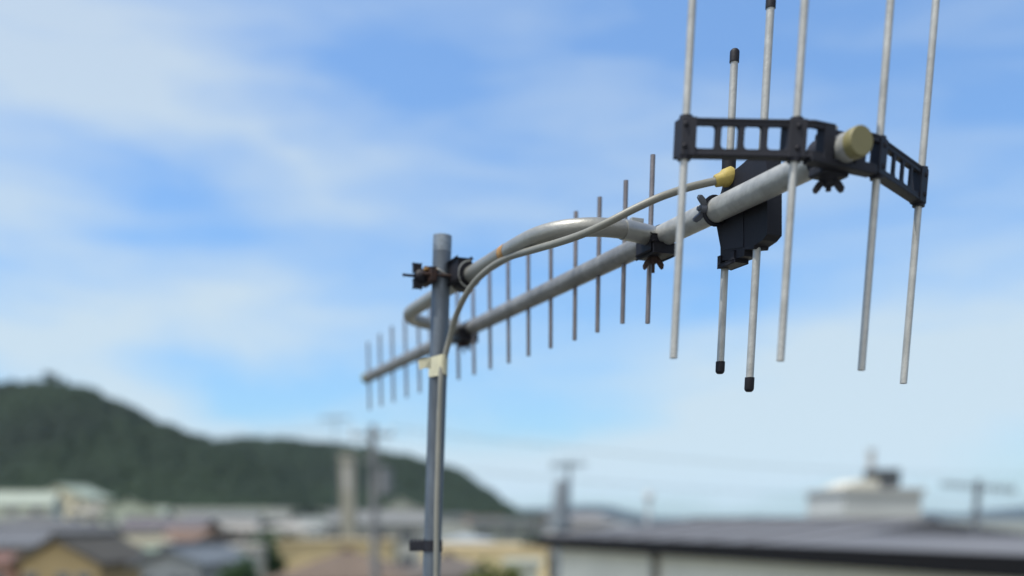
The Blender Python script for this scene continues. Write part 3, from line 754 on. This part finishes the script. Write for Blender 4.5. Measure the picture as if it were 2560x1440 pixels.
# ------------------------------------------------------------------ the big building on the right
bb = thing('long_building', (6, 26, 0), 'long building with a grey sheet roof, dark eave band and pale wall', 'building')
e0 = P(1345, 1339, 33.0); e1 = P(2560, 1391, 33.0*49/101)
dv = Vector((e1.x-e0.x, e1.y-e0.y, 0)); Lb = dv.length + 4; dv.normalize(); nv = Vector((-dv.y, dv.x, 0))
ez = e0.z; e1z = ez
def bp(a, b, z): q = Vector((e0.x, e0.y, 0)) + dv*a + nv*b; return (q.x, q.y, z)
def obox(m, a0, a1, b0, b1, z0, z1):
    vs = [bp(a, b, z) for z in (z0, z1) for b in (b0, b1) for a in (a0, a1)]
    m.add(vs, [(0, 2, 3, 1), (4, 5, 7, 6), (0, 1, 5, 4), (2, 6, 7, 3), (0, 4, 6, 2), (1, 3, 7, 5)])
WALLM = mat('pale_plaster_wall', (.70, .67, .56), rough=.85, var=.1, scale=.5)
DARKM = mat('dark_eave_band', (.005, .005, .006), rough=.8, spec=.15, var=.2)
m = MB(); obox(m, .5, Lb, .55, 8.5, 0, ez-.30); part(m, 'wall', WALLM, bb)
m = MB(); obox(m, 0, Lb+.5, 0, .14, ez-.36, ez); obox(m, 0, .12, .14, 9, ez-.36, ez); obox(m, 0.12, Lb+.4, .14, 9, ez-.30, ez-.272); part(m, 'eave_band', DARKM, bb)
m = MB()
ry, rz0 = 4.2, ez + .02; rz1 = P(1700, 1298, 33).z
lo, hi = 3.0, Lb                                   # the ridge ends where the roof starts to slope to the near end
for _ in range(40):
    mid = (lo + hi) / 2; v = Vector(bp(mid, ry, rz1)) - CAM
    if 1280 + F * v.x / v.dot(FWD) < 2335: lo = mid
    else: hi = mid
RE = lo
m.add([bp(0, 0, rz0), bp(RE, 0, rz0), bp(RE, ry, rz1), bp(2.6, ry, rz1), bp(0, 9, rz0), bp(RE, 9, rz0)], [(0, 1, 2, 3), (0, 3, 4), (4, 3, 2, 5), (1, 5, 2)])
obox(m, 2.6, RE, ry-.12, ry+.12, rz1-.02, rz1+.07)
lb = 2.3; q_ = Vector(bp(RE+.8, lb, rz0)) - CAM; lz = CAMH - (1334-1290)/F*q_.dot(FWD)/CP
m.add([bp(RE+.004, 0, rz0), bp(Lb+.5, 0, rz0), bp(Lb+.5, lb, lz), bp(RE+.004, lb, lz), bp(RE+.004, 9, rz0-.1), bp(Lb+.5, 9, rz0-.1)], [(0, 1, 2, 3), (3, 2, 5, 4), (0, 3, 4), (1, 5, 2)])
part(m, 'roof', mat('grey_sheet_roof', (.112, .113, .118), spec=.3, rough=.65, var=.12, scale=.4, wave=(1.1, 'X', .5)), bb)
m = MB()
for k in range(1, int(Lb/1.6)): 
    a = k*1.6
    vs = [Vector(bp(a, .05, rz0+.01)), Vector(bp(a+.05, .05, rz0+.01)), Vector(bp(a+.05, ry, rz1+.01)), Vector(bp(a, ry, rz1+.01))]
    if 2.7 < a < RE - .1: m.prism(vs, (0, 0, .035))
part(m, 'roof_seams', mat('roof_seam', (.106, .106, .110), rough=.65, spec=.3), bb)
m = MB()
pa = (P(1592, 1400, 27.0) - Vector(bp(0, 0, 0))); pa = Vector((pa.x, pa.y, 0)).dot(dv)
m.cyl(bp(pa, .42, 0), bp(pa, .42, ez-.3), .085, 14); m.cyl(bp(pa, .42, ez-.42), bp(pa, .1, ez-.2), .085, 14)
part(m, 'downpipe', mat('brown_grey_pipe', (.12, .115, .10), var=.15), bb)
for k in range(5):
    a = 3.6 + k*3.3
    fr = MB(); obox(fr, a, a+1.7, .47, .545, ez-2.6, ez-1.35); fo = part(fr, 'window', M_WFRAME, bb)
    pn = MB(); obox(pn, a+.06, a+.82, .455, .468, ez-2.54, ez-1.41); obox(pn, a+.88, a+1.64, .455, .468, ez-2.54, ez-1.41); part(pn, 'pane', M_GLASS, fo)
# vent pipe on the ridge
q = Vector(bp(0, 0, 0)); c = P(1622, 1228, 34)
m = MB(); m.cyl((c.x, c.y, rz0-.2), (c.x, c.y, c.z-.1), .07, 14); m.tube([(c.x, c.y, c.z-.3), (c.x, c.y, c.z-.25), (c.x, c.y, c.z-.08), (c.x, c.y, c.z)], [.08, .16, .16, .05], 14)
tag(m.build('vent_pipe', mat('pale_vent_pipe', (.40, .42, .42), var=.1), None, origin=(c.x, c.y, rz0)), 'short capped vent pipe standing on the big grey roof', 'vent pipe')

# ------------------------------------------------------------------ small roof antennas, pole, wires
M_THIN = mat('far_antenna_metal', (.11, .12, .13), rough=.5, metal=.3, var=.15)
def roof_antenna(px, py, D, half, zbase, yaw, label, rp=.03, tilt=0.0, brace=True, n=8, rl=.16):
    c = P(px, py, D)
    t = thing('roof_antenna', (c.x, c.y, zbase), label, 'antenna', 'small television antennas on the roofs')
    m = MB(); m.cyl((c.x, c.y, zbase), (c.x, c.y, c.z+.15), rp, 12); part(m, 'mast_pole', M_THIN, t)
    d = Vector((math.cos(R(yaw)), math.sin(R(yaw)), tilt)).normalized(); s_ = Vector((-d.y, d.x, 0)).normalized()
    m = MB(); m.cyl(c - d*half, c + d*half, .03, 10)
    part(m, 'antenna_boom', M_THIN, t)
    m = MB()
    for k in range(n):
        p = c - d*half*.95 + d*(half*1.9*k/(n-1)); l = rl*(1.0 - .4*k/(n-1)); m.cyl(p - s_*l, p + s_*l, .016, 8)
        m.cyl(p - UPW*l*.8, p + UPW*l*.8, .016, 8)
    part(m, 'element_rods', M_THIN, t)
    return t
roof_antenna(1422, 1162, 34, .62, P(1422, 1300, 34).z-.8, 20, 'small antenna on a thick post above the left end of the big roof', rp=.055, tilt=.05, rl=.2, n=12)
c = P(1402, 1200, 34)
m = MB(); m.tube([(c.x, c.y, c.z-1.6), (c.x, c.y, c.z-.9), (c.x, c.y, c.z-.1), (c.x, c.y, c.z)], [.34, .30, .22, .15], 16)
m.cyl((c.x, c.y, 0), (c.x, c.y, c.z-1.5), .2, 16)
tag(m.build('concrete_post', mat('grey_concrete_post', (.13, .155, .175), var=.15), None, origin=(c.x, c.y, 0)), 'stubby grey post below the small antenna behind the big roof', 'post')
roof_antenna(2445, 1217, 23, .78, P(2445, 1345, 23).z-.4, 155, 'small drooping antenna above the right end of the big roof', rp=.07, tilt=.09, rl=.17, n=14)
roof_antenna(838, 1046, 42, .62, P(838, 1386, 42).z-1.5, 10, 'faint small antenna above the tall beige tower', rp=.022, tilt=.05, rl=.12)

c = P(931, 1062, 36)
up_ = thing('utility_pole', (c.x, c.y, 0), 'grey concrete utility pole rising left of the near mast', 'utility pole')
m = MB(); m.tube([(c.x, c.y, -.5), (c.x, c.y, c.z)], [.19, .13], 20); part(m, 'pole', mat('grey_concrete_pole', (.14, .145, .15), var=.15, scale=2), up_)
for hw, dz in ((.75, .42), (.5, 1.3)):
    m = MB(); m.bbox(c.x-hw, c.x+hw, c.y-.2, c.y-.1, c.z-dz, c.z-dz+.1); part(m, 'crossarm', M_THIN, up_)
for dx in (-.65, 0.25, .65):
    m = MB(); m.tube([(c.x+dx, c.y-.15, c.z-.32), (c.x+dx, c.y-.15, c.z-.28), (c.x+dx, c.y-.15, c.z-.16), (c.x+dx, c.y-.15, c.z-.1)], [.03, .06, .05, .02], 12)
    part(m, 'insulator', mat('white_porcelain', (.6, .6, .58), rough=.3, var=.05), up_)
m = MB(); m.tube([(c.x+.42, c.y, c.z-2.4), (c.x+.42, c.y, c.z-1.5)], .25, 18); part(m, 'transformer', mat('grey_transformer', (.12, .13, .14), var=.1), up_)
def wire(a, b, sag, label):
    pts = [Vector(a).lerp(Vector(b), t/16) - UPW*(sag*4*(t/16)*(1-t/16)) for t in range(17)]
    tag(MB().tube(pts, .012, 6).build('overhead_wire', DARKM, None, origin=pts[0]), label, 'wire', 'overhead wires from the utility pole')
pt = Vector((c.x, c.y-.15, c.z-.1))
wire(pt + Vector((-.65, 0, 0)), P(-700, 1075, 60), .6, 'upper overhead wire running left from the utility pole')
wire(pt + Vector((.65, 0, 0)), P(3300, 1130, 70), 1.6, 'upper overhead wire running right from the utility pole')
wire(pt + Vector((-.4, 0, -1.2)), P(-700, 1150, 60), .6, 'lower overhead wire running left from the utility pole')
wire(pt + Vector((.4, 0, -1.2)), P(3300, 1190, 70), 1.4, 'lower overhead wire running right from the utility pole')

# ------------------------------------------------------------------ trees in the town
TG = 'trees among the houses'
TR = [(690, 70, 1338, 3.0, (.035, .065, .03), 'round dark green tree between the boxy whitish house and the tan building'),
      (655, 84, 1330, 2.2, (.05, .08, .04), 'smaller lighter green tree left of the round dark green one'),
      (528, 100, 1312, 2.8, (.03, .04, .045), 'dark bluish tree right of the brown walled house'),
      (590, 52, 1388, 1.2, (.04, .08, .03), 'low green shrub at the bottom edge by the blue-grey roof'),
      (1228, 40, 1396, 1.2, (.10, .12, .035), 'olive green bush at the bottom edge right of the mast'),
      (880, 190, 1268, 4.0, (.03, .045, .03), 'dark tree behind the foot of the beige tower'),
      (770, 150, 1272, 4.5, (.028, .04, .035), 'broad dark tree in the hollow left of the beige tower'),
      (640, 180, 1276, 4.0, (.03, .045, .03), 'dark tree above the long slate roofed house'),
      (1350, 60, 1345, 1.6, (.04, .055, .045), 'dark tree against the left end of the big building'),
      (2262, 150, 1280, 3.0, (.05, .07, .06), 'dark tree right of the pale block'),
      (1330, 190, 1280, 4.0, (.045, .065, .055), 'tree at the far end of the wooded slope, right of the mast')]
for i, (px, D, ty, cr, g_, lb) in enumerate(TR):
    q = P(px, ty, D); g0 = terr(q.x, q.y); h = q.z - g0
    tree(q.x, q.y, h, cr, g_, lb, seed=20+i, group=TG, leaves=700, narrow=1.0 if h > 2*cr else 1.3)

# ------------------------------------------------------------------ air
HAZE = 5.5e-5
if HAZE:
    m = MB(); m.bbox(-5500, 5500, -400, 5200, -3, 140)
    hz = bpy.data.materials.new('pale_air'); hz.use_nodes = True; t = hz.node_tree; t.nodes.clear()
    oo = N(t, 'ShaderNodeOutputMaterial'); pv = N(t, 'ShaderNodeVolumePrincipled'); t.links.new(pv.outputs[0], oo.inputs['Volume'])
    pv.inputs['Color'].default_value = (.62, .82, 1, 1); pv.inputs['Density'].default_value = HAZE
    tag(m.build('haze', hz), 'thin pale blue air in front of the far hills', 'haze', kind='stuff')
